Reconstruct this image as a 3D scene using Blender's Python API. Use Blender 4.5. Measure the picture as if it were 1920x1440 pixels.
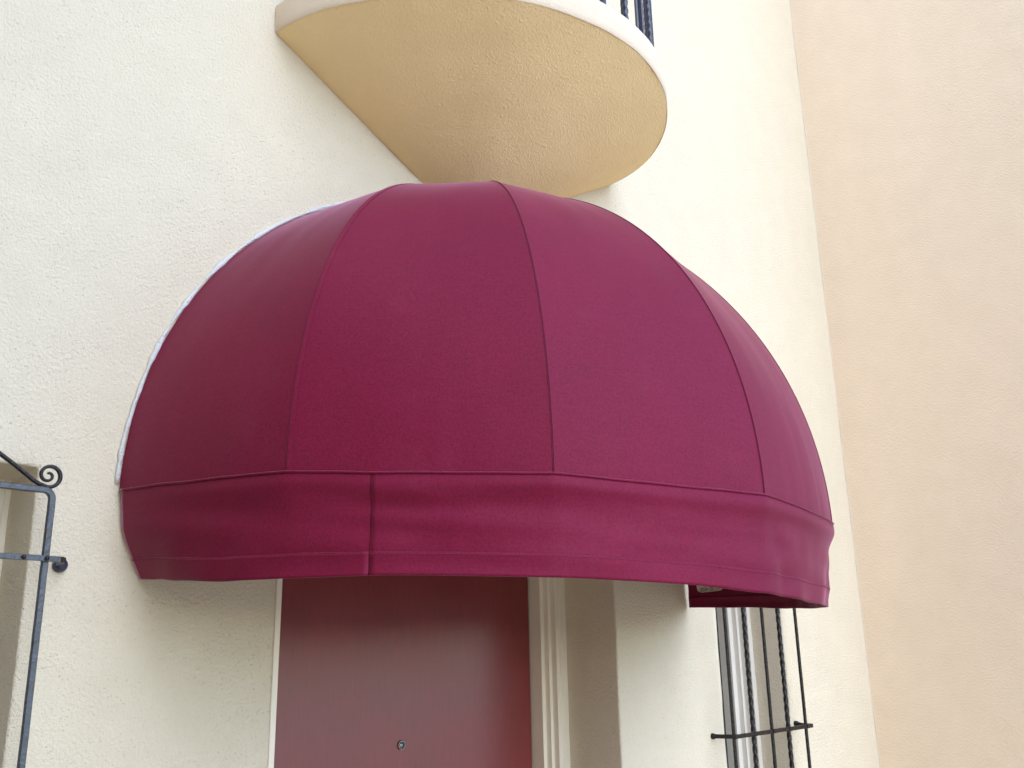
import bpy, bmesh, math, random
from mathutils import Vector, Matrix, noise

random.seed(7)
sc = bpy.context.scene
for o in list(bpy.data.objects):
    bpy.data.objects.remove(o, do_unlink=True)

# ------------------------------------------------------------------ camera, sky, sun, exposure
D = 2.0                      # metres from the camera to the facade plane (y = 0)
EYE = 1.69                   # eye height above the pavement
K = D / 2.3                  # survey figures below were taken with the facade 2.3 m away
RR = Vector((0.740279, -0.672022, -0.019325))
UU = Vector((-0.17846, -0.224137, 0.958079))
FW = Vector((0.648181, 0.705797, 0.285853))
cam_d = bpy.data.cameras.new('camera')
cam_d.sensor_width = 36.0
cam_d.lens = 34.64
cam_d.clip_start = 0.05
cam_d.clip_end = 2000.0
cam = bpy.data.objects.new('camera', cam_d)
M = Matrix((RR, UU, -FW)).transposed().to_4x4()
M.translation = Vector((0.0, -D, EYE))
cam.matrix_world = M
sc.collection.objects.link(cam)
sc.camera = cam

SUN_EL = math.radians(38.0)
SUN_AZ = math.radians(-18.0)          # to the right of the facade's normal
world = bpy.data.worlds.new('World')
sc.world = world
world.use_nodes = True
wn = world.node_tree
bg = wn.nodes['Background']
sky = wn.nodes.new('ShaderNodeTexSky')
sky.sky_type = 'NISHITA'
sky.sun_disc = False
sky.sun_elevation = SUN_EL
sky.sun_rotation = math.pi - SUN_AZ
sky.air_density = 1.0
sky.dust_density = 0.3
sky.ozone_density = 4.0
wn.links.new(sky.outputs['Color'], bg.inputs['Color'])
bg.inputs['Strength'].default_value = 0.15

sun_d = bpy.data.lights.new('sun', 'SUN')
sun_d.energy = 0.85
sun_d.angle = math.radians(80.0)
sun_d.color = (1.0, 0.93, 0.83)
sun = bpy.data.objects.new('sun', sun_d)
to_sun = Vector((math.sin(SUN_AZ) * math.cos(SUN_EL), -math.cos(SUN_AZ) * math.cos(SUN_EL), math.sin(SUN_EL)))
sun.rotation_euler = to_sun.to_track_quat('Z', 'Y').to_euler()
sun.location = (3, -6, 6)
sc.collection.objects.link(sun)

sc.view_settings.view_transform = 'Standard'
sc.view_settings.look = 'None'
sc.view_settings.exposure = 1.85
sc.view_settings.gamma = 1.0
sc.view_settings.use_curve_mapping = False
try:
    sc.cycles.max_bounces = 10
    sc.cycles.diffuse_bounces = 6
except Exception:
    pass

# ------------------------------------------------------------------ helpers
col = sc.collection


def P(x, y, z):
    """surveyed point in units of the facade distance (wall at y = 1, eye at z = 0) -> metres"""
    return Vector((x * D, (y - 1.0) * D, z * D + EYE))


def k(v):
    return v * K


def kz(z):
    return EYE + (z - 1.69) * K


def empty(name, loc, label, cat, group=None):
    o = bpy.data.objects.new(name, None)
    o.empty_display_size = 0.1
    o.location = loc
    col.objects.link(o)
    o['label'] = label
    o['category'] = cat
    if group:
        o['group'] = group
    return o


def wmat(o):
    m = o.matrix_basis if o.parent is None else wmat(o.parent) @ o.matrix_parent_inverse @ o.matrix_basis
    return m.copy()


def link(name, me, mat, parent=None):
    o = bpy.data.objects.new(name, me)
    if mat:
        me.materials.append(mat)
    col.objects.link(o)
    if parent:
        o.parent = parent
        o.matrix_parent_inverse = wmat(parent).inverted()
    return o


def from_bm(name, bm, mat, parent=None, smooth=False, sharp=None):
    bmesh.ops.recalc_face_normals(bm, faces=bm.faces)
    me = bpy.data.meshes.new(name)
    bm.to_mesh(me)
    bm.free()
    if smooth:
        me.shade_smooth()
        if sharp:
            me.set_sharp_from_angle(angle=math.radians(sharp))
    return link(name, me, mat, parent)


def box_bm(lo, hi, bevel=0.0, seg=2):
    bm = bmesh.new()
    bmesh.ops.create_cube(bm, size=1.0)
    lo, hi = Vector(lo), Vector(hi)
    for v in bm.verts:
        v.co = Vector((lo[i] + (v.co[i] + 0.5) * (hi[i] - lo[i]) for i in range(3)))
    if bevel:
        bmesh.ops.bevel(bm, geom=bm.edges[:], offset=bevel, segments=seg, affect='EDGES', profile=0.6)
    return bm


def sweep(bm, pts, sec, twist=0.0, radii=None, up=Vector((0, 0, 1)), cap=True):
    """sweep the 2D section (list of (a, b)) along pts; twist in radians per metre"""
    pts = [Vector(p) for p in pts]
    n = len(pts)
    T = []
    for i in range(n):
        a, b = pts[max(i - 1, 0)], pts[min(i + 1, n - 1)]
        T.append((b - a).normalized())
    ref = up if abs(T[0].dot(up)) < 0.95 else Vector((1, 0, 0))
    nrm = (ref - T[0] * ref.dot(T[0])).normalized()
    rings = []
    s = 0.0
    for i in range(n):
        nrm = (nrm - T[i] * nrm.dot(T[i])).normalized()
        bi = T[i].cross(nrm)
        if i:
            s += (pts[i] - pts[i - 1]).length
        ca, sa = math.cos(twist * s), math.sin(twist * s)
        r = radii[i] if radii else 1.0
        ring = []
        for (a, b) in sec:
            a2, b2 = a * ca - b * sa, a * sa + b * ca
            ring.append(bm.verts.new(pts[i] + (nrm * a2 + bi * b2) * r))
        rings.append(ring)
    m = len(sec)
    for i in range(n - 1):
        for j in range(m):
            bm.faces.new((rings[i][j], rings[i][(j + 1) % m], rings[i + 1][(j + 1) % m], rings[i + 1][j]))
    if cap:
        bm.faces.new(rings[0][::-1])
        bm.faces.new(rings[-1])
    return bm


def circ(r, n=10):
    return [(r * math.cos(2 * math.pi * i / n), r * math.sin(2 * math.pi * i / n)) for i in range(n)]


def rsq(w, h, c=0.18):
    """chamfered rectangle section"""
    a, b = w / 2, h / 2
    q = min(w, h) * c
    return [(a, -b + q), (a, b - q), (a - q, b), (-a + q, b), (-a, b - q), (-a, -b + q), (-a + q, -b), (a - q, -b)]


def lerp_tab(tab, x):
    if x <= tab[0][0]:
        return tab[0][1]
    for (x0, y0), (x1, y1) in zip(tab, tab[1:]):
        if x <= x1:
            t = (x - x0) / (x1 - x0)
            t = t * t * (3 - 2 * t) * 0.35 + t * 0.65
            return y0 + (y1 - y0) * t
    return tab[-1][1]


def sm(t):
    t = max(0.0, min(1.0, t))
    return t * t * (3 - 2 * t)


def nz(x, y, z=0.0):
    return noise.noise(Vector((x, y, z)))


# ------------------------------------------------------------------ materials
def mat_base(name, color, rough=0.8, **kw):
    m = bpy.data.materials.new(name)
    m.use_nodes = True
    nt = m.node_tree
    b = nt.nodes['Principled BSDF']
    b.inputs['Base Color'].default_value = (*color, 1)
    b.inputs['Roughness'].default_value = rough
    for key, v in kw.items():
        b.inputs[key].default_value = v
    return m, nt, b


def coord(nt, scale=(1, 1, 1), rot=(0, 0, 0)):
    geo = nt.nodes.new('ShaderNodeNewGeometry')
    mp = nt.nodes.new('ShaderNodeMapping')
    mp.inputs['Scale'].default_value = scale
    mp.inputs['Rotation'].default_value = rot
    nt.links.new(geo.outputs['Position'], mp.inputs['Vector'])
    return mp.outputs['Vector']


def noise_n(nt, vec, scale, detail=3.0, rough=0.55, dist=0.0):
    n = nt.nodes.new('ShaderNodeTexNoise')
    n.inputs['Scale'].default_value = scale
    n.inputs['Detail'].default_value = detail
    n.inputs['Roughness'].default_value = rough
    n.inputs['Distortion'].default_value = dist
    nt.links.new(vec, n.inputs['Vector'])
    return n.outputs['Fac']


def ramp(nt, fac, stops):
    r = nt.nodes.new('ShaderNodeValToRGB')
    els = r.color_ramp.elements
    while len(els) < len(stops):
        els.new(0.5)
    for e, (p, c) in zip(els, stops):
        e.position = p
        e.color = (*c, 1) if len(c) == 3 else c
    nt.links.new(fac, r.inputs['Fac'])
    return r.outputs['Color']


def math_n(nt, op, a, b=None, c=None):
    n = nt.nodes.new('ShaderNodeMath')
    n.operation = op
    for i, v in enumerate((a, b, c)):
        if v is None:
            continue
        if isinstance(v, (int, float)):
            n.inputs[i].default_value = v
        else:
            nt.links.new(v, n.inputs[i])
    return n.outputs[0]


def mix_c(nt, fac, a, b, blend='MIX'):
    n = nt.nodes.new('ShaderNodeMix')
    n.data_type = 'RGBA'
    n.blend_type = blend
    for sock, v in ((n.inputs[0], fac), (n.inputs[6], a), (n.inputs[7], b)):
        if isinstance(v, (int, float)):
            sock.default_value = v
        elif isinstance(v, tuple):
            sock.default_value = (*v, 1)
        else:
            nt.links.new(v, sock)
    return n.outputs[2]


def bump(nt, height, bsdf, strength=0.5, dist=0.004, prev=None):
    b = nt.nodes.new('ShaderNodeBump')
    b.inputs['Strength'].default_value = strength
    b.inputs['Distance'].default_value = dist
    nt.links.new(height, b.inputs['Height'])
    if prev is not None:
        nt.links.new(prev, b.inputs['Normal'])
    nt.links.new(b.outputs['Normal'], bsdf.inputs['Normal'])
    return b.outputs['Normal']


def stucco(name, color, relief=1.0, pits=1.0, lumps=0.0, tint=(0.36, 0.28, 0.19)):
    m, nt, b = mat_base(name, color, 0.92)
    b.inputs['Specular IOR Level'].default_value = 0.2
    v = coord(nt)
    big = noise_n(nt, v, 1.3, 4, 0.6)
    mid = noise_n(nt, v, 9.0, 4, 0.6)
    grain = noise_n(nt, v, 135.0, 4, 0.65, 0.2)
    fine = noise_n(nt, v, 260.0, 2, 0.6)
    # pits left by the float: sparse voronoi dots masked by a patchy noise
    vo = nt.nodes.new('ShaderNodeTexVoronoi')
    vo.inputs['Scale'].default_value = 95.0
    vo.inputs['Randomness'].default_value = 1.0
    wob = nt.nodes.new('ShaderNodeVectorMath')
    wob.operation = 'ADD'
    nv = nt.nodes.new('ShaderNodeTexNoise')
    nv.inputs['Scale'].default_value = 120.0
    nt.links.new(v, nv.inputs['Vector'])
    sc_ = nt.nodes.new('ShaderNodeVectorMath')
    sc_.operation = 'SCALE'
    sc_.inputs[3].default_value = 0.006
    nt.links.new(nv.outputs['Color'], sc_.inputs[0])
    nt.links.new(v, wob.inputs[0])
    nt.links.new(sc_.outputs[0], wob.inputs[1])
    nt.links.new(wob.outputs[0], vo.inputs['Vector'])
    pit = nt.nodes.new('ShaderNodeMapRange')
    pit.inputs[1].default_value = 0.10
    pit.inputs[2].default_value = 0.26
    pit.inputs[3].default_value = 1.0
    pit.inputs[4].default_value = 0.0
    nt.links.new(vo.outputs['Distance'], pit.inputs[0])
    mask = nt.nodes.new('ShaderNodeMapRange')
    mask.inputs[1].default_value = 0.36
    mask.inputs[2].default_value = 0.70
    nt.links.new(noise_n(nt, v, 5.0, 4, 0.7), mask.inputs[0])
    pits_f = math_n(nt, 'MULTIPLY', pit.outputs[0], mask.outputs[0])
    # colour: faint mottling, darker tint in the pits
    c1 = mix_c(nt, 1.0, tuple(color), ramp(nt, big, [(0.3, (0.98, 0.98, 0.982)), (0.7, (1.015, 1.012, 1.01))]), 'MULTIPLY')
    c2 = mix_c(nt, 1.0, c1, ramp(nt, mid, [(0.3, (0.975, 0.975, 0.97)), (0.7, (1.02, 1.02, 1.02))]), 'MULTIPLY')
    pf = math_n(nt, 'MULTIPLY', pits_f, 0.30 * pits)
    c3 = mix_c(nt, pf, c2, tint)
    nt.links.new(c3, b.inputs['Base Color'])
    h = math_n(nt, 'MULTIPLY', grain, 1.15)
    h = math_n(nt, 'MULTIPLY_ADD', fine, 0.35, h)
    h = math_n(nt, 'MULTIPLY_ADD', mid, 0.25, h)
    h = math_n(nt, 'MULTIPLY_ADD', pits_f, -0.5 * pits, h)
    if lumps:
        vl = nt.nodes.new('ShaderNodeTexVoronoi')
        vl.inputs['Scale'].default_value = 185.0
        vl.feature = 'SMOOTH_F1'
        nt.links.new(wob.outputs[0], vl.inputs['Vector'])
        lm = nt.nodes.new('ShaderNodeMapRange')
        lm.inputs[1].default_value = 0.05
        lm.inputs[2].default_value = 0.33
        lm.inputs[3].default_value = 1.0
        lm.inputs[4].default_value = 0.0
        nt.links.new(vl.outputs['Distance'], lm.inputs[0])
        lmask = nt.nodes.new('ShaderNodeMapRange')
        lmask.inputs[1].default_value = 0.34
        lmask.inputs[2].default_value = 0.62
        nt.links.new(noise_n(nt, v, 9.0, 4, 0.7, 0.3), lmask.inputs[0])
        h = math_n(nt, 'MULTIPLY_ADD', math_n(nt, 'MULTIPLY', lm.outputs[0], lmask.outputs[0]), lumps, h)
    bump(nt, h, b, 0.55 * relief, 0.006)
    return m


WALL_C = (0.675, 0.605, 0.475)
M_WALL = stucco('cream_stucco', WALL_C, relief=1.25)
M_SIDE = stucco('pale_stucco', (0.83, 0.69, 0.53), relief=0.85, pits=0.35)
M_FASCIA = stucco('fascia_stucco', (0.66, 0.56, 0.44), relief=0.6, pits=0.3)
M_SHADE_WALL = stucco('tan_stucco', (0.60, 0.48, 0.35))
M_SOFFIT = stucco('balcony_stucco', (0.89, 0.70, 0.39), relief=0.8, pits=0.0, lumps=1.5)


def fabric_mat():
    m, nt, b = mat_base('wine_canvas', (0.17, 0.010, 0.040), 0.58)
    b.inputs['Specular IOR Level'].default_value = 0.17
    b.inputs['Specular Tint'].default_value = (1.0, 0.72, 0.9, 1)
    b.inputs['Sheen Weight'].default_value = 0.7
    b.inputs['Sheen Roughness'].default_value = 0.22
    b.inputs['Sheen Tint'].default_value = (1.0, 0.55, 0.80, 1)
    v = coord(nt)
    n1 = noise_n(nt, v, 3.0, 4, 0.6)
    n2 = noise_n(nt, v, 230.0, 3, 0.8)
    n3 = noise_n(nt, coord(nt, (1, 1, 9)), 26.0, 3, 0.65)
    c = mix_c(nt, 1.0, (0.156, 0.0072, 0.031), ramp(nt, n1, [(0.3, (0.93, 0.93, 0.93)), (0.7, (1.07, 1.05, 1.07))]), 'MULTIPLY')
    c = mix_c(nt, 1.0, c, ramp(nt, n2, [(0.25, (0.72, 0.66, 0.72)), (0.75, (1.30, 1.45, 1.34))]), 'MULTIPLY')
    c = mix_c(nt, 1.0, c, ramp(nt, n3, [(0.3, (0.95, 0.95, 0.95)), (0.7, (1.05, 1.05, 1.05))]), 'MULTIPLY')
    # a little pale dust lying in blotches
    dust = nt.nodes.new('ShaderNodeMapRange')
    dust.inputs[1].default_value = 0.55
    dust.inputs[2].default_value = 0.85
    dust.inputs[4].default_value = 0.02
    nt.links.new(noise_n(nt, v, 7.0, 6, 0.7), dust.inputs[0])
    c = mix_c(nt, dust.outputs[0], c, (0.45, 0.36, 0.38))
    nt.links.new(c, b.inputs['Base Color'])
    h = math_n(nt, 'MULTIPLY_ADD', n2, 0.6, math_n(nt, 'MULTIPLY', n3, 0.3))
    bump(nt, h, b, 0.25, 0.001)
    return m


M_FAB = fabric_mat()
M_THREAD, _, _ = mat_base('dark_thread', (0.14, 0.009, 0.033), 0.9)
M_PIPE, _, _ = mat_base('galvanised_pipe', (0.33, 0.33, 0.34), 0.45, Metallic=0.8)


def iron_mat(name, color, rough, chip, spec=0.7):
    m, nt, b = mat_base(name, color, rough)
    b.inputs['Specular IOR Level'].default_value = spec
    v = coord(nt)
    n = noise_n(nt, v, 130.0, 4, 0.65)
    n2 = noise_n(nt, v, 38.0, 4, 0.7)
    f = nt.nodes.new('ShaderNodeMapRange')
    f.inputs[1].default_value = 0.54
    f.inputs[2].default_value = 0.58
    f.inputs[4].default_value = chip
    nt.links.new(n2, f.inputs[0])
    c = mix_c(nt, f.outputs[0], tuple(color), (0.016, 0.009, 0.008))
    nt.links.new(c, b.inputs['Base Color'])
    r = nt.nodes.new('ShaderNodeMapRange')
    r.inputs[3].default_value = rough * 0.7
    r.inputs[4].default_value = rough * 1.6
    nt.links.new(n, r.inputs[0])
    nt.links.new(r.outputs[0], b.inputs['Roughness'])
    bump(nt, math_n(nt, 'ADD', n, n2), b, 0.8, 0.002)
    return m


M_IRON = iron_mat('black_iron', (0.008, 0.007, 0.008), 0.24, 0.7, 0.35)
M_IRON_W = iron_mat('weathered_iron', (0.030, 0.038, 0.052), 0.30, 0.85)
M_RAIL = iron_mat('railing_iron', (0.010, 0.018, 0.050), 0.26, 0.3)


def paint_mat(name, color, rough, streak=0.04, relief=0.15, spec=0.5):
    m, nt, b = mat_base(name, color, rough)
    b.inputs['Specular IOR Level'].default_value = spec
    v = coord(nt, (1, 1, 0.06))
    n = noise_n(nt, v, 260.0, 3, 0.6)
    n2 = noise_n(nt, coord(nt), 6.0, 5, 0.65)
    lo, hi = 1 - streak, 1 + streak
    c = mix_c(nt, 1.0, tuple(color), ramp(nt, n, [(0.3, (lo, lo, lo)), (0.7, (hi, hi, hi))]), 'MULTIPLY')
    c = mix_c(nt, 1.0, c, ramp(nt, n2, [(0.3, (lo, lo, lo)), (0.7, (hi, hi, hi))]), 'MULTIPLY')
    nt.links.new(c, b.inputs['Base Color'])
    r = nt.nodes.new('ShaderNodeMapRange')
    r.inputs[3].default_value = rough * 0.85
    r.inputs[4].default_value = rough * 1.2
    nt.links.new(n2, r.inputs[0])
    nt.links.new(r.outputs[0], b.inputs['Roughness'])
    bump(nt, n, b, relief, 0.0008)
    return m


M_DOOR = paint_mat('burgundy_door_paint', (0.185, 0.022, 0.023), 0.36, 0.09, 0.16, 0.6)
M_DOOR.node_tree.nodes['Principled BSDF'].inputs['Coat Weight'].default_value = 0.22
M_DOOR.node_tree.nodes['Principled BSDF'].inputs['Coat Roughness'].default_value = 0.22
M_TRIM = paint_mat('cream_trim_paint', (0.80, 0.74, 0.62), 0.5, 0.02, 0.15)
M_WHITE = paint_mat('white_trim_paint', (0.70, 0.665, 0.60), 0.45, 0.02, 0.12)
M_CAULK = stucco('white_caulk', (0.64, 0.64, 0.64), relief=1.2, pits=2.0, tint=(0.16, 0.17, 0.2))
M_BRASS, _, _ = mat_base('worn_brass', (0.22, 0.19, 0.16), 0.32, Metallic=0.9)
M_LENS, _, _ = mat_base('lens_glass', (0.10, 0.12, 0.14), 0.06, **{'Specular IOR Level': 0.8, 'Coat Weight': 1.0})
M_PANE, _, _ = mat_base('window_glass', (0.03, 0.034, 0.036), 0.04, **{'Specular IOR Level': 0.6})
M_BLIND, _, _ = mat_base('grey_blind', (0.42, 0.41, 0.39), 0.8)
M_TAG, _, _ = mat_base('tag_vinyl', (0.62, 0.52, 0.44), 0.6)
M_INK, _, _ = mat_base('tag_ink', (0.05, 0.03, 0.03), 0.7)


def ground_mat():
    m, nt, b = mat_base('concrete_paving', (0.38, 0.34, 0.28), 0.9)
    v = coord(nt)
    c = mix_c(nt, 1.0, (0.58, 0.47, 0.33), ramp(nt, noise_n(nt, v, 2.0, 6, 0.65), [(0.3, (0.8, 0.8, 0.8)), (0.7, (1.15, 1.15, 1.15))]), 'MULTIPLY')
    nt.links.new(c, b.inputs['Base Color'])
    bump(nt, noise_n(nt, v, 120, 3, 0.6), b, 0.4, 0.003)
    return m


# ------------------------------------------------------------------ ground
bm = bmesh.new()
bmesh.ops.create_grid(bm, x_segments=20, y_segments=20, size=600.0)
g = from_bm('ground', bm, ground_mat())
g['kind'] = 'structure'

# ------------------------------------------------------------------ stucco walls
CORNER_X = 1.834 * D
LW = dict(x0=k(-0.32), x1=k(0.676), z0=kz(0.75), z1=kz(2.161))          # left window opening
DO = dict(x0=k(1.294), x1=k(2.5645), z0=-0.02, z1=kz(2.20))             # door opening
RW = dict(x0=k(3.1345), x1=k(3.570), z0=kz(0.75), z1=kz(2.161))         # right window opening
THICK = 0.34


def ticks(breaks, fine_lo, fine_hi, step, coarse=0.6):
    out = []
    for a, b in zip(breaks, breaks[1:]):
        st = step if (a < fine_hi - 1e-6 and b > fine_lo + 1e-6) else coarse
        n = max(1, round((b - a) / st))
        out += [a + (b - a) * i / n for i in range(n)]
    return out + [breaks[-1]]


def wobble(p):
    a = 0.0022 * nz(p.x * 1.7 + 3, p.z * 1.7, p.y * 1.7) + 0.0014 * nz(p.x * 7 + 9, p.z * 7, p.y * 7) \
        + 0.0008 * nz(p.x * 22, p.z * 22 + 5, p.y * 22)
    b = 0.0016 * nz(p.x * 8 + 31, p.z * 8, p.y * 5) + 0.0010 * nz(p.x * 25 + 2, p.z * 25, p.y * 5)
    return a, b


def slab(name, us, zs, holes, to3, mat, thick, label):
    bm = bmesh.new()
    nu, nw = len(us), len(zs)

    def solid(i, j):
        if i < 0 or j < 0 or i >= nu - 1 or j >= nw - 1:
            return False
        cu, cz = (us[i] + us[i + 1]) / 2, (zs[j] + zs[j + 1]) / 2
        return not any(h['x0'] < cu < h['x1'] and h['z0'] < cz < h['z1'] for h in holes)
    F, Bk = {}, {}

    def fv(i, j):
        if (i, j) not in F:
            F[i, j] = bm.verts.new(to3(us[i], zs[j], 0.0))
        return F[i, j]

    def bv(i, j):
        if (i, j) not in Bk:
            Bk[i, j] = bm.verts.new(to3(us[i], zs[j], thick))
        return Bk[i, j]
    for i in range(nu - 1):
        for j in range(nw - 1):
            if not solid(i, j):
                continue
            bm.faces.new((fv(i, j), fv(i + 1, j), fv(i + 1, j + 1), fv(i, j + 1)))
            bm.faces.new((bv(i, j + 1), bv(i + 1, j + 1), bv(i + 1, j), bv(i, j)))
            for (di, dj, a, b) in ((-1, 0, (i, j + 1), (i, j)), (1, 0, (i + 1, j), (i + 1, j + 1)),
                                   (0, -1, (i, j), (i + 1, j)), (0, 1, (i + 1, j + 1), (i, j + 1))):
                if not solid(i + di, j + dj):
                    bm.faces.new((fv(*b), fv(*a), bv(*a), bv(*b)))
    bmesh.ops.recalc_face_normals(bm, faces=bm.faces)
    ed = [e for e in bm.edges if len(e.link_faces) == 2 and e.calc_face_angle(0) > 1.0]
    bmesh.ops.bevel(bm, geom=ed, offset=0.006, segments=3, affect='EDGES', profile=0.5)
    for v in bm.verts:
        a, b = wobble(v.co)
        n = to3(0, 0, -1.0) - to3(0, 0, 0)
        t = to3(1, 0, 0) - to3(0, 0, 0)
        v.co += n * a + t * b
    o = from_bm(name, bm, mat, None, True, 40)
    o['label'] = label
    o['category'] = 'wall'
    return o


xs = ticks(sorted([-4.5, LW['x0'], 0.2, LW['x1'], DO['x0'], DO['x1'], RW['x0'], RW['x1'], CORNER_X + 0.12]), 0.2, 4, 0.028)
zs = ticks(sorted([0 - 0.02, LW['z0'], LW['z1'], DO['z1'], 1.25, 5.2, 7.5]), 1.25, 5.2, 0.028)
facade = slab('stucco_wall', xs, zs, [LW, DO, RW], lambda u, z, d: Vector((u, d, z)), M_WALL, THICK,
              'cream stucco house wall that carries the wine red dome awning and the balcony')
ys = ticks([-1.35, -0.9, 0.10], -1.35, 0.1, 0.03)
side = slab('stucco_wall', ys, ticks([-0.02, 1.2, 5.6, 7.6], 1.2, 5.6, 0.03), [], lambda u, z, d: Vector((CORNER_X + d, u, z)), M_SIDE, 0.30,
            'bare pinkish stucco side wall meeting the facade in an inner corner, no openings')
shade_wall = slab('stucco_wall', ticks([-6.5, 0.10], -9, -9, 0.2), ticks([-0.02, 7.4], -9, -9, 0.4), [], lambda u, z, d: Vector((-1.35 - d, u, z)), M_SHADE_WALL, 0.30,  # unseen wall, added only to shade the left side of the court
            'plain tan stucco wall closing the court beyond the scrolled window grille')
# smooth corner bead on the hinge side of the door opening
bead = from_bm('corner_bead', box_bm((k(1.2785), -0.0045, 0.0), (k(1.2945), 0.020, kz(2.2)), 0.002), M_TRIM, facade)


# plaster ridge left in the door reveal, and the filled joint of the inner corner
bm = bmesh.new()
pts = [Vector((DO['x1'] + 0.0006, k(0.172) + 0.004 * nz(i * 0.21, 3.0), 1.2 + 0.013 * i)) for i in range(62)]
sweep(bm, pts, circ(0.0016, 6), radii=[0.35 + 1.1 * abs(nz(i * 0.47, 8.0)) for i in range(62)])
from_bm('plaster_ridge', bm, M_WALL, facade, True)
bm = bmesh.new()
pts = [Vector((CORNER_X + 0.0008 + 0.0012 * nz(i * 0.09, 1.0), -0.0008 + 0.0012 * nz(i * 0.11, 6.0), 0.9 + 0.02 * i)) for i in range(230)]
sweep(bm, pts, circ(0.0042, 6), radii=[0.75 + 0.6 * nz(i * 0.31, 4.0) for i in range(230)])
from_bm('corner_joint', bm, M_WALL, facade, True)


# ------------------------------------------------------------------ door with stepped casing
def extrude_profile(prof, z0, z1):
    """closed polygon prof [(x, y)] extruded along z"""
    bm = bmesh.new()
    n = max(2, int((z1 - z0) / 0.05))
    rings = []
    for i in range(n + 1):
        z = z0 + (z1 - z0) * i / n
        rings.append([bm.verts.new((x + 0.0006 * nz(z * 5, x * 30, y * 30), y, z)) for x, y in prof])
    m = len(prof)
    for a, b in zip(rings, rings[1:]):
        for j in range(m):
            bm.faces.new((a[j], a[(j + 1) % m], b[(j + 1) % m], b[j]))
    bm.faces.new(rings[0])
    bm.faces.new(rings[-1][::-1])
    return bm


def casing_set(parent, op, steps, mat, name='casing', head=True, sill=False):
    """stepped casing pieces: steps are (inset from the reveal, depth behind the wall face)"""
    back = max(d for _, d in steps) + 0.03
    emb = 0.004
    right = [(op['x1'] - a, d) for a, d in steps] + [(op['x1'] - steps[-1][0], back), (op['x1'] + emb, back), (op['x1'] + emb, steps[0][1])]
    left = [(op['x0'] + a, d) for a, d in steps] + [(op['x0'] + steps[-1][0], back), (op['x0'] - emb, back), (op['x0'] - emb, steps[0][1])]
    zlo, zhi = max(op['z0'], 0.0), op['z1']
    from_bm(name, extrude_profile(right, zlo, zhi), mat, parent)
    from_bm(name, extrude_profile(left, zlo, zhi), mat, parent)
    w = steps[-1][0]

    def horiz(zz, sgn):
        bmh = bmesh.new()
        pr = [(zz - sgn * a, d + 0.003) for a, d in steps] + [(zz - sgn * w, back - 0.003), (zz + sgn * emb, back - 0.003), (zz + sgn * emb, steps[0][1] + 0.003)]
        r0 = [bmh.verts.new((op['x0'] + w * 0.3, y, z)) for z, y in pr]
        r1 = [bmh.verts.new((op['x1'] - w * 0.3, y, z)) for z, y in pr]
        for j in range(len(pr)):
            bmh.faces.new((r0[j], r0[(j + 1) % len(pr)], r1[(j + 1) % len(pr)], r1[j]))
        bmh.faces.new(r0)
        bmh.faces.new(r1[::-1])
        return bmh
    if head:
        from_bm(name, horiz(zhi, 1), mat, parent)
    if sill:
        from_bm('sill', horiz(zlo, -1), mat, parent)


door = empty('front_door', ((DO['x0'] + DO['x1']) / 2, k(0.33), 0.0), 'smooth burgundy front door with a round peephole under the awning', 'door')
steps = [(0.0, k(.2351)), (k(.030), k(.2351)), (k(.033), k(.2385)), (k(.036), k(.2351)), (k(.0505), k(.2351)), (k(.0519), k(.2365)), (k(.0519), k(.2586)),
         (k(.0660), k(.2586)), (k(.0660), k(.2794)), (k(.0829), k(.2794)), (k(.0829), k(.330))]
casing_set(door, DO, steps, M_TRIM)
leaf_y = k(.333)
lx0, lx1 = DO['x0'] + k(.0829) + 0.003, DO['x1'] - k(.0829) - 0.005
from_bm('door_panel', box_bm((lx0, leaf_y, 0.012), (lx1, leaf_y + 0.044, DO['z1'] - k(.0829) - 0.004), 0.002), M_DOOR, door)
# dark rebate behind the gap round the leaf
from_bm('door_stop', box_bm((DO['x1'] - k(.0829) - 0.0048, leaf_y + 0.012, 0.0), (DO['x1'] - k(.0829) + 0.03, leaf_y + 0.05, DO['z1'] - 0.02)), M_THREAD, door)
pz = EYE - 0.19256 * K
px = k(1.90748) + 0.012
pe = bpy.data.objects.new('peephole', None)
col.objects.link(pe)
pe.parent = door
pe.location = Vector((px, leaf_y, pz)) - Vector(door.location)


def lathe_y(prof, center, n=24):
    bm = bmesh.new()
    rings = []
    for r, dy in prof:
        rings.append([bm.verts.new((center[0] + r * math.cos(2 * math.pi * i / n), center[1] + dy, center[2] + r * math.sin(2 * math.pi * i / n))) for i in range(n)])
    for a, b in zip(rings, rings[1:]):
        for j in range(n):
            bm.faces.new((a[j], a[(j + 1) % n], b[(j + 1) % n], b[j]))
    bm.faces.new(rings[0])
    bm.faces.new(rings[-1][::-1])
    return bm


pc = (px, leaf_y, pz)
from_bm('bezel', lathe_y([(0.0125, 0.002), (0.0125, -0.003), (0.0112, -0.0048), (0.0094, -0.0048), (0.0084, -0.0025), (0.0084, 0.004)], pc), M_BRASS, pe, True, 40)
from_bm('lens', lathe_y([(0.0083, -0.001), (0.0074, -0.0022), (0.005, -0.0036), (0.002, -0.0043)], pc), M_LENS, pe, True)

# ------------------------------------------------------------------ windows


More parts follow.
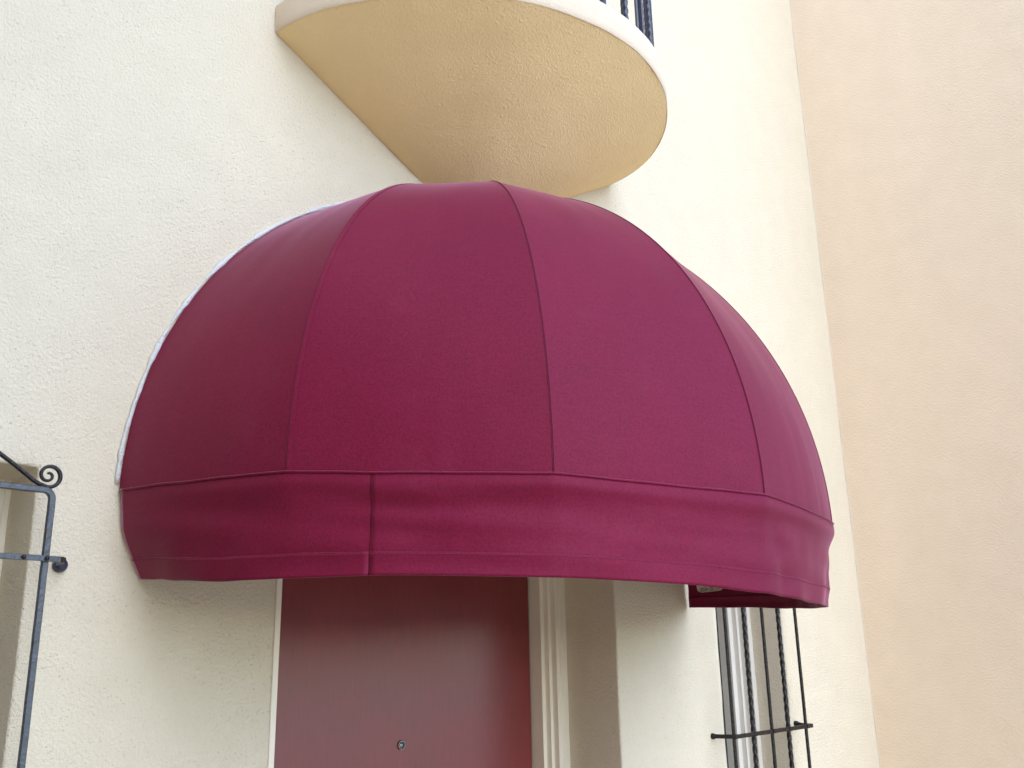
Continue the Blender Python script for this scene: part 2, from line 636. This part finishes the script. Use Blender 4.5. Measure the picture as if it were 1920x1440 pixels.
def window(op, steps, mat, label):
    w = empty('window', ((op['x0'] + op['x1']) / 2, steps[0][1], op['z0']), label, 'window', None)
    casing_set(w, op, steps, mat, 'frame', True, True)
    yb = steps[-1][1]
    wi = steps[-1][0]
    from_bm('pane', box_bm((op['x0'] + wi - 0.004, yb - 0.006, op['z0'] + wi - 0.004), (op['x1'] - wi + 0.004, yb - 0.002, op['z1'] - wi + 0.004)), M_PANE, w)
    from_bm('blind', box_bm((op['x0'] + wi - 0.01, yb + 0.036, op['z0'] + wi), (op['x1'] - wi + 0.01, yb + 0.04, op['z1'] - wi)), M_BLIND, w)
    return w


rsteps = [(0.0, k(.148)), (k(.0245), k(.148)), (k(.0245), k(.1925)), (k(.0394), k(.1925)), (k(.0394), k(.2136)), (k(.0654), k(.2136)), (k(.0654), k(.275))]
window(RW, rsteps, M_WHITE, 'narrow white framed window behind black iron bars beside the side wall')
lsteps = [(0.0, k(.1857)), (k(.012), k(.1857)), (k(.014), k(.1885)), (k(.016), k(.1857)), (k(.05), k(.1857)), (k(.05), k(.21)), (k(.075), k(.21)), (k(.075), k(.25))]
window(LW, lsteps, M_TRIM, 'cream framed window recessed behind the iron grille with scrolls')

# ------------------------------------------------------------------ iron grille over the left window
GY = -0.036 * D               # grille plane, this far out from the wall


def hammered(path, step=0.02, amp=0.0006):
    out = []
    for a, b in zip(path, path[1:]):
        a, b = Vector(a), Vector(b)
        n = max(1, int((b - a).length / step))
        for i in range(n):
            p = a.lerp(b, i / n)
            out.append(p + Vector((nz(p.x * 40, p.z * 40, 1), nz(p.x * 40, p.z * 40, 2), nz(p.x * 40, p.z * 40, 3))) * amp)
    out.append(Vector(path[-1]))
    return out


def arc_pts(c, r, a0, a1, n, y):
    return [Vector((c[0] + r * math.cos(a0 + (a1 - a0) * i / n), y, c[1] + r * math.sin(a0 + (a1 - a0) * i / n))) for i in range(n + 1)]


gx1, gz1 = k(0.6855), kz(2.0965)
gx0 = LW['x0'] + LW['x1'] - gx1 + 0.0
gz0 = kz(0.78)
gr = empty('window_grille', ((gx0 + gx1) / 2, GY, gz0), 'weathered black iron window grille with a curled scroll on its rounded frame corner', 'grille')
rc = 0.016
path = [Vector((gx1, GY, gz0))] + [Vector((gx1, GY, gz1 - rc))] + arc_pts((gx1 - rc, gz1 - rc), rc, 0, math.pi / 2, 6, GY)[1:] \
    + arc_pts((gx0 + rc, gz1 - rc), rc, math.pi / 2, math.pi, 6, GY) + [Vector((gx0, GY, gz0)), Vector((gx1 - 0.006, GY, gz0))]
bm = bmesh.new()
sweep(bm, hammered(path, 0.02), rsq(0.0115, 0.0115, 0.12), up=Vector((0, 1, 0)))
from_bm('frame', bm, M_IRON_W, gr)
nb = 6
for i in range(1, nb):
    x = gx0 + (gx1 - gx0) * i / nb
    bm = bmesh.new()
    sweep(bm, hammered([(x, GY, gz0), (x, GY, gz1)]), rsq(0.011, 0.011), up=Vector((0, 1, 0)))
    from_bm('bar', bm, M_IRON_W, gr)
for zz in (kz(1.9503), kz(1.45), kz(0.98)):
    xa = k(0.752)
    xl = gx0 + gx1 - k(0.7245) - 0.006
    bm = bmesh.new()
    y = GY - 0.0085
    xe = k(0.7245) + 0.002
    pth = [Vector((xl - 0.004, -0.006, zz)), Vector((xl, GY * 0.5, zz)), Vector((xl + 0.006, y, zz)), Vector((gx1, y, zz)), Vector((xe - 0.012, y + 0.001, zz)),
           Vector((xe, y + 0.012, zz)), Vector((xe + 0.004, GY * 0.5, zz)), Vector((xe + 0.006, -0.004, zz))]
    sweep(bm, hammered(pth, 0.02), rsq(0.005, 0.0105, 0.15), up=Vector((0, 1, 0)))
    st = from_bm('strap', bm, M_IRON_W, gr)
    for rx in (gx1, k(0.6394), gx0 + 0.03, gx0 + 0.22, gx0 + 0.46):
        from_bm('rivet', lathe_y([(0.0046, 0.001), (0.0044, -0.0022), (0.003, -0.0042), (0.001, -0.0048)], (rx, y - 0.002, zz), 10), M_IRON, st, True)
    from_bm('anchor', lathe_y([(0.0145, 0.004), (0.014, -0.006), (0.0115, -0.013), (0.005, -0.017)], (xe + 0.014, -0.001, zz - 0.002), 12), M_RAIL, st, True)
    from_bm('anchor', lathe_y([(0.011, 0.004), (0.0105, -0.004), (0.0085, -0.010), (0.004, -0.013)], (xl - 0.006, -0.001, zz - 0.001), 10), M_RAIL, st, True)
# scroll: curl at the corner, tail rising to the left, mirrored on the other side
sc_c = Vector((0.6752, 2.1285))
spiral = []
for i in range(46):
    t = i / 45
    a = math.radians(-98) + t * math.radians(560)
    r = 0.0235 * (1 - t) ** 0.85 + 0.0028
    spiral.append((sc_c.x + r * math.cos(a) - 0.004 * t, sc_c.y + r * math.sin(a)))
tail = [(0.30, 2.285), (0.36, 2.27), (0.43, 2.245), (0.50, 2.209), (0.5717, 2.162), (0.5941, 2.148), (0.617, 2.1325), (0.6427, 2.1139), (0.6560, 2.1072)]
scr = [(x, z) for x, z in tail + spiral]
for mirror in (False, True):
    pts = []
    for x, z in scr:
        xx = k(x)
        if mirror:
            xx = gx0 + gx1 - xx
        pts.append(Vector((xx, GY - 0.001, kz(z))))
    n = len(pts)
    rad = [1.0 if i < len(tail) + 8 else 1.0 - 0.42 * (i - len(tail) - 8) / (n - len(tail) - 8) for i in range(n)]
    bm = bmesh.new()
    sweep(bm, pts, rsq(0.0098, 0.0068, 0.25), radii=rad, up=Vector((0, 1, 0)))
    from_bm('scroll', bm, M_IRON, gr, True, 50)

# ------------------------------------------------------------------ iron bars over the narrow right window
g2 = empty('window_grille', (k(3.30), GY, kz(0.80)), 'black iron window bars, two of five twisted, held by a forged strap', 'grille')
bx = [3.070, 3.1904, 3.3091, 3.4181, 3.539]
for i, x in enumerate(bx):
    x = k(x)
    bm = bmesh.new()
    lo, hi = kz(0.80), kz(2.22)
    if i % 2:
        n = int((hi - lo) / 0.004)
        pts = [Vector((x, GY, lo + (hi - lo) * j / n)) for j in range(n + 1)]
        sweep(bm, pts, rsq(0.0118, 0.0118, 0.10), twist=2 * math.pi / 0.115 * 1.0, up=Vector((0, 1, 0)))
        o = from_bm('twisted_bar', bm, M_IRON, g2, True, 50)
    else:
        sweep(bm, hammered([(x, GY, lo), (x, GY, hi)], 0.03, 0.0004), rsq(0.0095, 0.0095, 0.2), up=Vector((0, 1, 0)))
        from_bm('bar', bm, M_IRON, g2)
for zoff in (0.0, 0.62, -0.60):
    zl, zr = kz(1.4756) + zoff, kz(1.4912) + zoff
    ys_ = GY - 0.0075
    xl, xr = k(3.070), k(3.5760)
    xle, xre = k(3.0690), k(3.5980)
    pth = [Vector((xle - 0.012, -0.004, zl)), Vector((xle - 0.010, GY * 0.5, zl)), Vector((xl - 0.006, ys_ + 0.010, zl)), Vector((xl + 0.004, ys_, zl)),
           Vector((xr - 0.004, ys_, zr)), Vector((xr + 0.006, ys_ + 0.010, zr)), Vector((xre - 0.006, GY * 0.5, zr)), Vector((xre, -0.004, zr + 0.004))]
    bm = bmesh.new()
    sweep(bm, hammered(pth, 0.02, 0.0008), rsq(0.006, 0.0125, 0.15), up=Vector((0, 1, 0)))
    st = from_bm('strap', bm, M_IRON, g2)
    for x in bx:
        x = k(x)
        zz = zl + (zr - zl) * (x - xl) / (xr - xl)
        from_bm('collar', box_bm((x - 0.0075, ys_ - 0.0048, zz - 0.0068), (x + 0.0075, ys_ + 0.006, zz + 0.0068), 0.002), M_IRON, st)
    for ax, az in ((xle - 0.012, zl), (xre, zr + 0.004)):
        from_bm('anchor', lathe_y([(0.0095, 0.004), (0.009, -0.005), (0.0075, -0.009), (0.003, -0.011)], (ax, -0.001, az), 10), M_IRON, st, True)

# ------------------------------------------------------------------ balcony
BXC, BZ0, BZ1, BAPEX = 0.835, 0.803, 0.845, 0.628
rim_obs = [(0.319, 0.0), (0.310, 0.082), (0.267, 0.157), (0.214, 0.210), (0.129, 0.261), (0.051, 0.280), (-0.035, 0.277), (-0.117, 0.254), (-0.185, 0.206),
           (-0.247, 0.149), (-0.283, 0.104), (-0.307, 0.054), (-0.319, 0.0)]
tab = sorted((math.atan2(y, x) if y > 0 else (0.0 if x > 0 else math.pi), math.hypot(x, y)) for x, y in rim_obs)


def rim_r(a):
    # smoothed radius
    s = 0
    for q in range(-4, 5):
        aa = min(max(a + q * 0.025, 0), math.pi)
        s += lerp_tab(tab, aa)
    return s / 9


NA = 72
rim = []
for i in range(NA + 1):
    a = math.pi * i / NA
    r = rim_r(a)
    rim.append((r * math.cos(a), r * math.sin(a)))
bal = empty('balcony', P(BXC, 1.0, BAPEX), 'small cream stucco balcony on a conical corbel above the awning', 'balcony')
bm = bmesh.new()
NR = 44
rows = []
for j in range(NR + 1):
    t = 1 - j / NR
    t = max(t, 0.015)
    row = []
    for (x, y) in rim:
        z = BAPEX + (BZ0 - BAPEX) * (t ** 1.03)
        p = P(BXC + x * t, 1 - y * t, z)
        d = 0.0015 * nz(p.x * 9, p.y * 9, p.z * 9) + 0.0008 * nz(p.x * 30, p.y * 30, p.z * 30)
        p.z += d * min(1, t * 3)
        row.append(bm.verts.new(p))
    rows.append(row)
for a, b in zip(rows, rows[1:]):
    for i in range(NA):
        bm.faces.new((a[i], a[i + 1], b[i + 1], b[i]))
# embed the ends 2 cm in the wall
from_bm('corbel', bm, M_SOFFIT, bal, True)
bm = bmesh.new()


def rim_pt(i, z, off=0.0):
    x, y = rim[i]
    l = math.hypot(x, y)
    return P(BXC + x * (1 + off / (l * D)), 1 - y * (1 + off / (l * D)), z)


prof = [(-0.10, BZ0 + 0.010), (-0.006, BZ0 + 0.002), (0.0005, BZ0 - 0.0003), (0.003, BZ0 + 0.0016), (0.0035, BZ0 + 0.01), (0.0035, BZ1 - 0.004), (0.0015, BZ1 - 0.0012), (-0.003, BZ1)]
rings = []
for off, z in prof:
    ring = []
    for i in range(NA + 1):
        p = rim_pt(i, z, off)
        p += Vector((nz(p.x * 12, p.y * 12, p.z * 12), nz(p.x * 12 + 7, p.y * 12, p.z * 12), nz(p.x * 12, p.y * 12 + 4, p.z * 12))) * 0.0014
        ring.append(bm.verts.new(p))
    rings.append(ring)
for a, b in zip(rings, rings[1:]):
    for i in range(NA):
        bm.faces.new((a[i], a[i + 1], b[i + 1], b[i]))
bm.faces.new(rings[-1])
from_bm('slab', bm, M_FASCIA, bal, True, 40)
# railing
RIN = -0.030
ztop = BZ1 * D + EYE


def rail_path(z, off=RIN):
    out = []
    for i in range(NA + 1):
        p = rim_pt(i, 0, off)
        out.append(Vector((p.x, min(p.y, -0.003), z)))
    return out


rg = bpy.data.objects.new('railing', None)
col.objects.link(rg)
rg.parent = bal
rg.location = Vector((BXC * D, 0, ztop)) - Vector(bal.location)
for nm, z, w, h in (('bottom_rail', ztop + 0.007, 0.020, 0.014), ('top_rail', ztop + 0.98, 0.040, 0.014)):
    bm = bmesh.new()
    sweep(bm, rail_path(z), [(h / 2, -w / 2), (h / 2, w / 2), (-h / 2, w / 2), (-h / 2, -w / 2)])
    from_bm(nm, bm, M_RAIL, rg)
rp = rail_path(0)
L = [0.0]
for a, b in zip(rp, rp[1:]):
    L.append(L[-1] + (b - a).length)
nbal = 17
for q in range(nbal):
    s = L[-1] * (q + 0.35) / nbal
    i = max(j for j in range(len(L)) if L[j] <= s)
    i = min(i, len(rp) - 2)
    p = rp[i].lerp(rp[i + 1], (s - L[i]) / (L[i + 1] - L[i]))
    tdir = (rp[i + 1] - rp[i]).normalized()
    lo, hi = ztop + 0.013, ztop + 0.975
    bm = bmesh.new()
    if q % 2:
        n = 110
        pts = [Vector((p.x, p.y, lo + (hi - lo) * j / n)) for j in range(n + 1)]
        sweep(bm, pts, rsq(0.0125, 0.0125, 0.1), twist=2 * math.pi / 0.11, up=tdir)
        from_bm('twisted_baluster', bm, M_RAIL, rg, True, 50)
    else:
        sweep(bm, [Vector((p.x, p.y, lo)), Vector((p.x, p.y, hi))], rsq(0.0135, 0.0135, 0.12), up=tdir)
        from_bm('baluster', bm, M_RAIL, rg)

# ------------------------------------------------------------------ dome awning
AXC, AR, AZT = 0.831, 0.459, 0.640
ring_tab = [(0, .176), (30, .170), (60, .167), (75, .166), (90, .1675), (107, .1685), (120, .171), (139, .1755), (150, .1795), (162, .184), (173, .188), (180, .190)]
bot_tab = [(0, .102), (16, .094), (32, .084), (46, .077), (60, .072), (75, .070), (92, .0735), (104, .0785), (120, .0822), (138, .0862), (150, .0868), (159, .0885), (168, .0945), (174, .0995), (180, .103)]
RIBS = [180, 150, 120, 90, 60, 30, 0]


def facet(phi, w):
    a = math.radians(((phi % 30) - 15))
    f = math.cos(math.radians(15)) / math.cos(a)
    return 1 - (1 - f) * w


def dome(phi, th, sag=1.0):
    """phi 0..180 along the front, th 0 at the ring .. 90 at the top; metres"""
    zr = lerp_tab(ring_tab, phi)
    w = 0.45 + 0.55 * sm(th / 40.0)
    w *= 1.0 + 0.12 * sm((th - 30) / 40.0)
    r = AR * math.cos(math.radians(th)) * facet(phi, w * sag)
    z = zr + (AZT - zr) * math.sin(math.radians(th))
    ph = math.radians(phi)
    p = P(AXC + r * math.cos(ph), 1 - r * math.sin(ph), z)
    if p.y > -0.006:
        p.y = -0.006
    return p


def dome_n(phi, th):
    e = 0.4
    a = dome(min(phi + e, 180), th) - dome(max(phi - e, 0), th)
    b = dome(phi, min(th + e, 90)) - dome(phi, max(th - e, 0))
    n = a.cross(b)
    if n.dot(dome(phi, th) - P(AXC, 1, 0.17)) < 0:
        n = -n
    return n.normalized()


aw = empty('dome_awning', P(AXC, 1.0, 0.10), 'wine red canvas dome awning over the front door with a plain valance', 'awning')
for a, b in zip(RIBS, RIBS[1:]):
    bm = bmesh.new()
    NU, NV = 22, 46
    rows = []
    for j in range(NV + 1):
        th = 90.0 * (j / NV) * 0.985
        row = []
        for i in range(NU + 1):
            phi = a + (b - a) * i / NU
            p = dome(phi, th)
            edge = math.sin(math.pi * i / NU)
            d = 0.0035 * edge * nz(phi * 0.05, th * 0.04, 3.0) + 0.0012 * edge * nz(phi * 0.22, th * 0.10, 8.0)
            d += 0.0016 * math.exp(-th / 9.0) * edge * math.sin(phi * 1.9 + 3 * nz(phi * 0.3, 5.0)) * (0.5 + nz(phi * 0.11, 2.0))
            rad = p - P(AXC, 1, 0.17)
            p = p + rad.normalized() * d
            if i == 0 and a == 180 or i == NU and b == 0:
                p.x += 0.0018 * nz(th * 0.5, 4.0, a)
            row.append(bm.verts.new(p))
        rows.append(row)
    for r0, r1 in zip(rows, rows[1:]):
        for i in range(NU):
            bm.faces.new((r0[i], r0[i + 1], r1[i + 1], r1[i]))
    from_bm('panel', bm, M_FAB, aw, True)
# felled seams along the ribs: a raised band and its stitch line
for phi in RIBS[1:-1]:
    bm = bmesh.new()
    prev = None
    n = 64
    for j in range(n + 1):
        th = 88.0 * j / n
        ph = math.radians(phi)
        p0 = dome(phi, th)
        wdeg = 0.0085 / max(AR * D * math.cos(math.radians(th)), 0.02) * 57.3
        wdeg = min(wdeg, 12)
        p1 = dome(phi - wdeg, th)
        nn = dome_n(phi - wdeg * 0.5, th)
        nb_ = ((p0 - P(AXC, 1, 0.17)).normalized())
        ring = [bm.verts.new(p0 - nb_ * 0.002), bm.verts.new(p0 + nb_ * 0.0014), bm.verts.new(p1 + nn * 0.0012), bm.verts.new(p1 - nn * 0.002)]
        if prev:
            for q in range(4):
                bm.faces.new((prev[q], prev[(q + 1) % 4], ring[(q + 1) % 4], ring[q]))
        prev = ring
    sm_o = from_bm('seam', bm, M_FAB, aw, True, 30)
    bm = bmesh.new()
    sweep(bm, [dome(phi + 0.12, 88.0 * j / 60) + (dome(phi, 88.0 * j / 60) - P(AXC, 1, 0.17)).normalized() * 0.0006 for j in range(61)], circ(0.0006, 6))
    from_bm('stitching', bm, M_THREAD, sm_o, True)


# valance: hangs from the ring in two lengths, hemmed, slightly rumpled
def val(phi, t, out=0.0):
    zr, zb = lerp_tab(ring_tab, phi), lerp_tab(bot_tab, phi)
    z = zr + (zb - zr) * t
    r = AR * D * facet(phi, 0.45 * (1 - 0.6 * sm(t * 1.5)))
    e = sm((phi - 152.0) / 27.0)                                       # near the wall end
    q_ = 1.0 - 0.85 * e
    r += 0.0045 * q_ * math.exp(-((t - 0.10) / 0.085) ** 2)            # over the ring pipe
    r -= 0.007 * q_ * sm((t - 0.12) / 0.25)
    r -= 0.004 * t
    # soft folds
    amp = q_ * 0.0065 * sm((t - 0.12) / 0.6)
    r += amp * nz(phi * 0.085 + t * 0.9, t * 0.7, 1.5) + 0.6 * amp * nz(phi * 0.20 - t * 1.6, t * 1.2, 5.0)
    r += q_ * 0.0034 * sm(t / 0.2) * nz(phi * 0.055, t * 5.0, 9.0)          # lengthwise creases
    # puckers round the joining seam and a standing crease to its right
    g_ = math.exp(-((phi - 137.0) / 5.5) ** 2)
    r += g_ * 0.0030 * math.sin(t * 21.0 + phi * 0.12) * math.exp(-((t - 0.30) / 0.22) ** 2)
    r -= 0.0035 * math.exp(-((phi - 88.0 + t * 3.0) / 1.7) ** 2) * sm((t - 0.2) / 0.3) * (1 - 0.4 * sm((t - 0.75) / 0.2))
    r += 0.0035 * math.exp(-((phi - 84.0 + t * 3.0) / 2.6) ** 2) * sm((t - 0.2) / 0.3)
    # the end by the wall swings in at the hem
    r -= D * 0.025 * e * (0.25 * t + 0.75 * sm((t - 0.35) / 0.9) / sm(0.65 / 0.9))
    r -= 0.020 * t * sm((104.0 - phi) / 45.0) * sm(phi / 28.0)
    r += out
    ph = math.radians(phi)
    zz = z * D + EYE
    # droop of the cloth off the ring between ribs
    zz -= 0.0025 * math.sin(math.radians((phi % 30) * 6)) * (1 - t)
    p = Vector((AXC * D + r * math.cos(ph), -r * math.sin(ph), zz))
    if p.y > -0.010:
        p.y = -0.010
    return p


def val_sheet(name, pa, pb, t0, t1, out, parent, nt_):
    bm = bmesh.new()
    n = max(2, int(abs(pb - pa) / 0.75))
    rows = []
    for j in range(nt_ + 1):
        t = t0 + (t1 - t0) * j / nt_
        rows.append([bm.verts.new(val(pa + (pb - pa) * i / n, t, out)) for i in range(n + 1)])
    for r0, r1 in zip(rows, rows[1:]):
        for i in range(n):
            bm.faces.new((r0[i], r0[i + 1], r1[i + 1], r1[i]))
    o = from_bm(name, bm, M_FAB, parent, True)
    s = o.modifiers.new('cloth', 'SOLIDIFY')
    s.thickness = 0.0012
    s.offset = 0.0
    return o


SEAM = 139.4
v1 = val_sheet('valance', 179.2, SEAM, 0.0, 1.0, 0.0, aw, 34)
v2 = val_sheet('valance', SEAM + 0.9, 0.8, 0.0, 1.0, 0.0004, aw, 34)
for vv, pa, pb, out in ((v1, 179.2, SEAM + 0.9, 0.0014), (v2, SEAM + 0.9, 0.8, 0.0016)):
    val_sheet('hem', pa, pb, 0.775, 1.004, out, vv, 8)
    val_sheet('hem', pa, pb, 0.775, 1.004, -0.0016, vv, 8)
    # stitches of the hem, one row
    bm = bmesh.new()
    ph = pa
    while ph > pb + 0.4:
        c = val(ph, 0.80, out + 0.0008)
        d = val(ph - 0.26, 0.80, out + 0.0008)
        sweep(bm, [c, d], circ(0.0007, 4))
        ph -= 0.40
    so = from_bm('stitching', bm, M_THREAD, vv)
    so['kind'] = 'stuff'
# two rows of stitches down the joining seam
bm = bmesh.new()
for ph in (SEAM + 0.70,):
    for i in range(46):
        t = 0.03 + 0.95 * i / 46
        sweep(bm, [val(ph, t, 0.0012), val(ph, t + 0.013, 0.0012)], circ(0.0004, 4))
so = from_bm('stitching', bm, M_THREAD, v2)
so['kind'] = 'stuff'
# piping where the canopy meets the valance
bm = bmesh.new()
sweep(bm, [val(179.2 - 178.4 * i / 240, 0.0, 0.0018) + Vector((0, 0, 0.0012 * nz(i * 0.13, 2.0))) for i in range(241)], circ(0.0024, 8))
from_bm('piping', bm, M_FAB, aw, True)
# steel frame inside: ring, ribs, wall hoop
bm = bmesh.new()
sweep(bm, [P(AXC + (AR * facet(ph, 0.45) - 0.0085) * math.cos(math.radians(ph)), 1 - max((AR * facet(ph, .45) - 0.0085) * math.sin(math.radians(ph)), 0.006), lerp_tab(ring_tab, ph) - 0.008)
           for ph in [180 - 180 * i / 120 for i in range(121)]], circ(0.0125, 10))
from_bm('frame_ring', bm, M_PIPE, aw, True)
for phi in RIBS[1:-1]:
    bm = bmesh.new()
    sweep(bm, [dome(phi, 87.0 * j / 40) - dome_n(phi, 87.0 * j / 40) * 0.019 for j in range(41)], circ(0.012, 8))
    from_bm('frame_rib', bm, M_PIPE, aw, True)
# caulk bead smeared along the wall edge of the canopy
bm = bmesh.new()
pts, rad = [], []
for i in range(181):
    th = math.pi * (0.005 + 0.99 * i / 180)
    zr = lerp_tab(ring_tab, 180 if th < math.pi / 2 else 0)
    rr_ = AR * D + 0.0045 + 0.0025 * nz(i * 0.11, 1.0) + 0.001 * nz(i * 0.5, 4.0)
    pts.append(Vector((AXC * D - rr_ * math.cos(th), -0.003, zr * D + EYE + (AZT - zr) * D / (AR * D) * rr_ * math.sin(th))))
    rad.append(max(0.12, 0.70 + 0.85 * nz(i * 0.23, 7.0) + 0.75 * nz(i * 0.9, 11.0)))
sweep(bm, pts, circ(0.0062, 8), radii=rad, up=Vector((0, 1, 0)))
from_bm('caulk_bead', bm, M_CAULK, aw, True)

# maker's tag sewn inside the far end of the valance
tag_a, tag_b, tz0, tz1 = 10.9, 3.1, kz(1.9725), kz(2.062)


def tag_pt(u, v, off):
    ph = math.radians(tag_a + (tag_b - tag_a) * u)
    phd = math.degrees(ph)
    zr, zb = lerp_tab(ring_tab, phd) * D + EYE, lerp_tab(bot_tab, phd) * D + EYE
    z = tz0 + (tz1 - tz0) * v
    t = (zr - z) / (zr - zb)
    return val(phd, t, -0.0026 - off)


tag = None
bm = bmesh.new()
nu_, nv_ = 24, 14
grid = {}
W_T, H_T, RC = 1.0, 0.9, 0.16
for i in range(nu_ + 1):
    for j in range(nv_ + 1):
        u, v = i / nu_, j / nv_
        # squeeze rows at top and bottom for rounded corners
        e = min(v, 1 - v) * H_T
        ins = 0.0
        if e < RC:
            ins = RC - math.sqrt(max(RC * RC - (RC - e) ** 2, 0))
        uu = ins + (1 - 2 * ins) * u
        grid[i, j] = bm.verts.new(tag_pt(uu, v, 0.0))
for i in range(nu_):
    for j in range(nv_):
        bm.faces.new((grid[i, j], grid[i + 1, j], grid[i + 1, j + 1], grid[i, j + 1]))
tag = from_bm('maker_tag', bm, M_TAG, aw, True)
for text, vc, size, name in (('AWNINGS & SIGNS', 0.335, 0.095, 'lettering'), ('415 282 4500', 0.115, 0.13, 'lettering')):
    cu = bpy.data.curves.new('lettering', 'FONT')
    cu.body = text
    cu.align_x = 'CENTER'
    cu.align_y = 'CENTER'
    cu.resolution_u = 2
    tmp = bpy.data.objects.new('lettering_tmp', cu)
    col.objects.link(tmp)
    dg = bpy.context.evaluated_depsgraph_get()
    me = bpy.data.meshes.new_from_object(tmp.evaluated_get(dg))
    bpy.data.objects.remove(tmp, do_unlink=True)
    xsv = [v.co.x for v in me.vertices]
    ysv = [v.co.y for v in me.vertices]
    w_, h_ = max(xsv) - min(xsv), max(ysv) - min(ysv)
    for v in me.vertices:
        v.co = tag_pt(0.5 + (v.co.x - (max(xsv) + min(xsv)) / 2) / w_ * 0.76, vc + (v.co.y - (max(ysv) + min(ysv)) / 2) / h_ * size * 1.25, 0.0008)
    link('lettering', me, M_INK, tag)
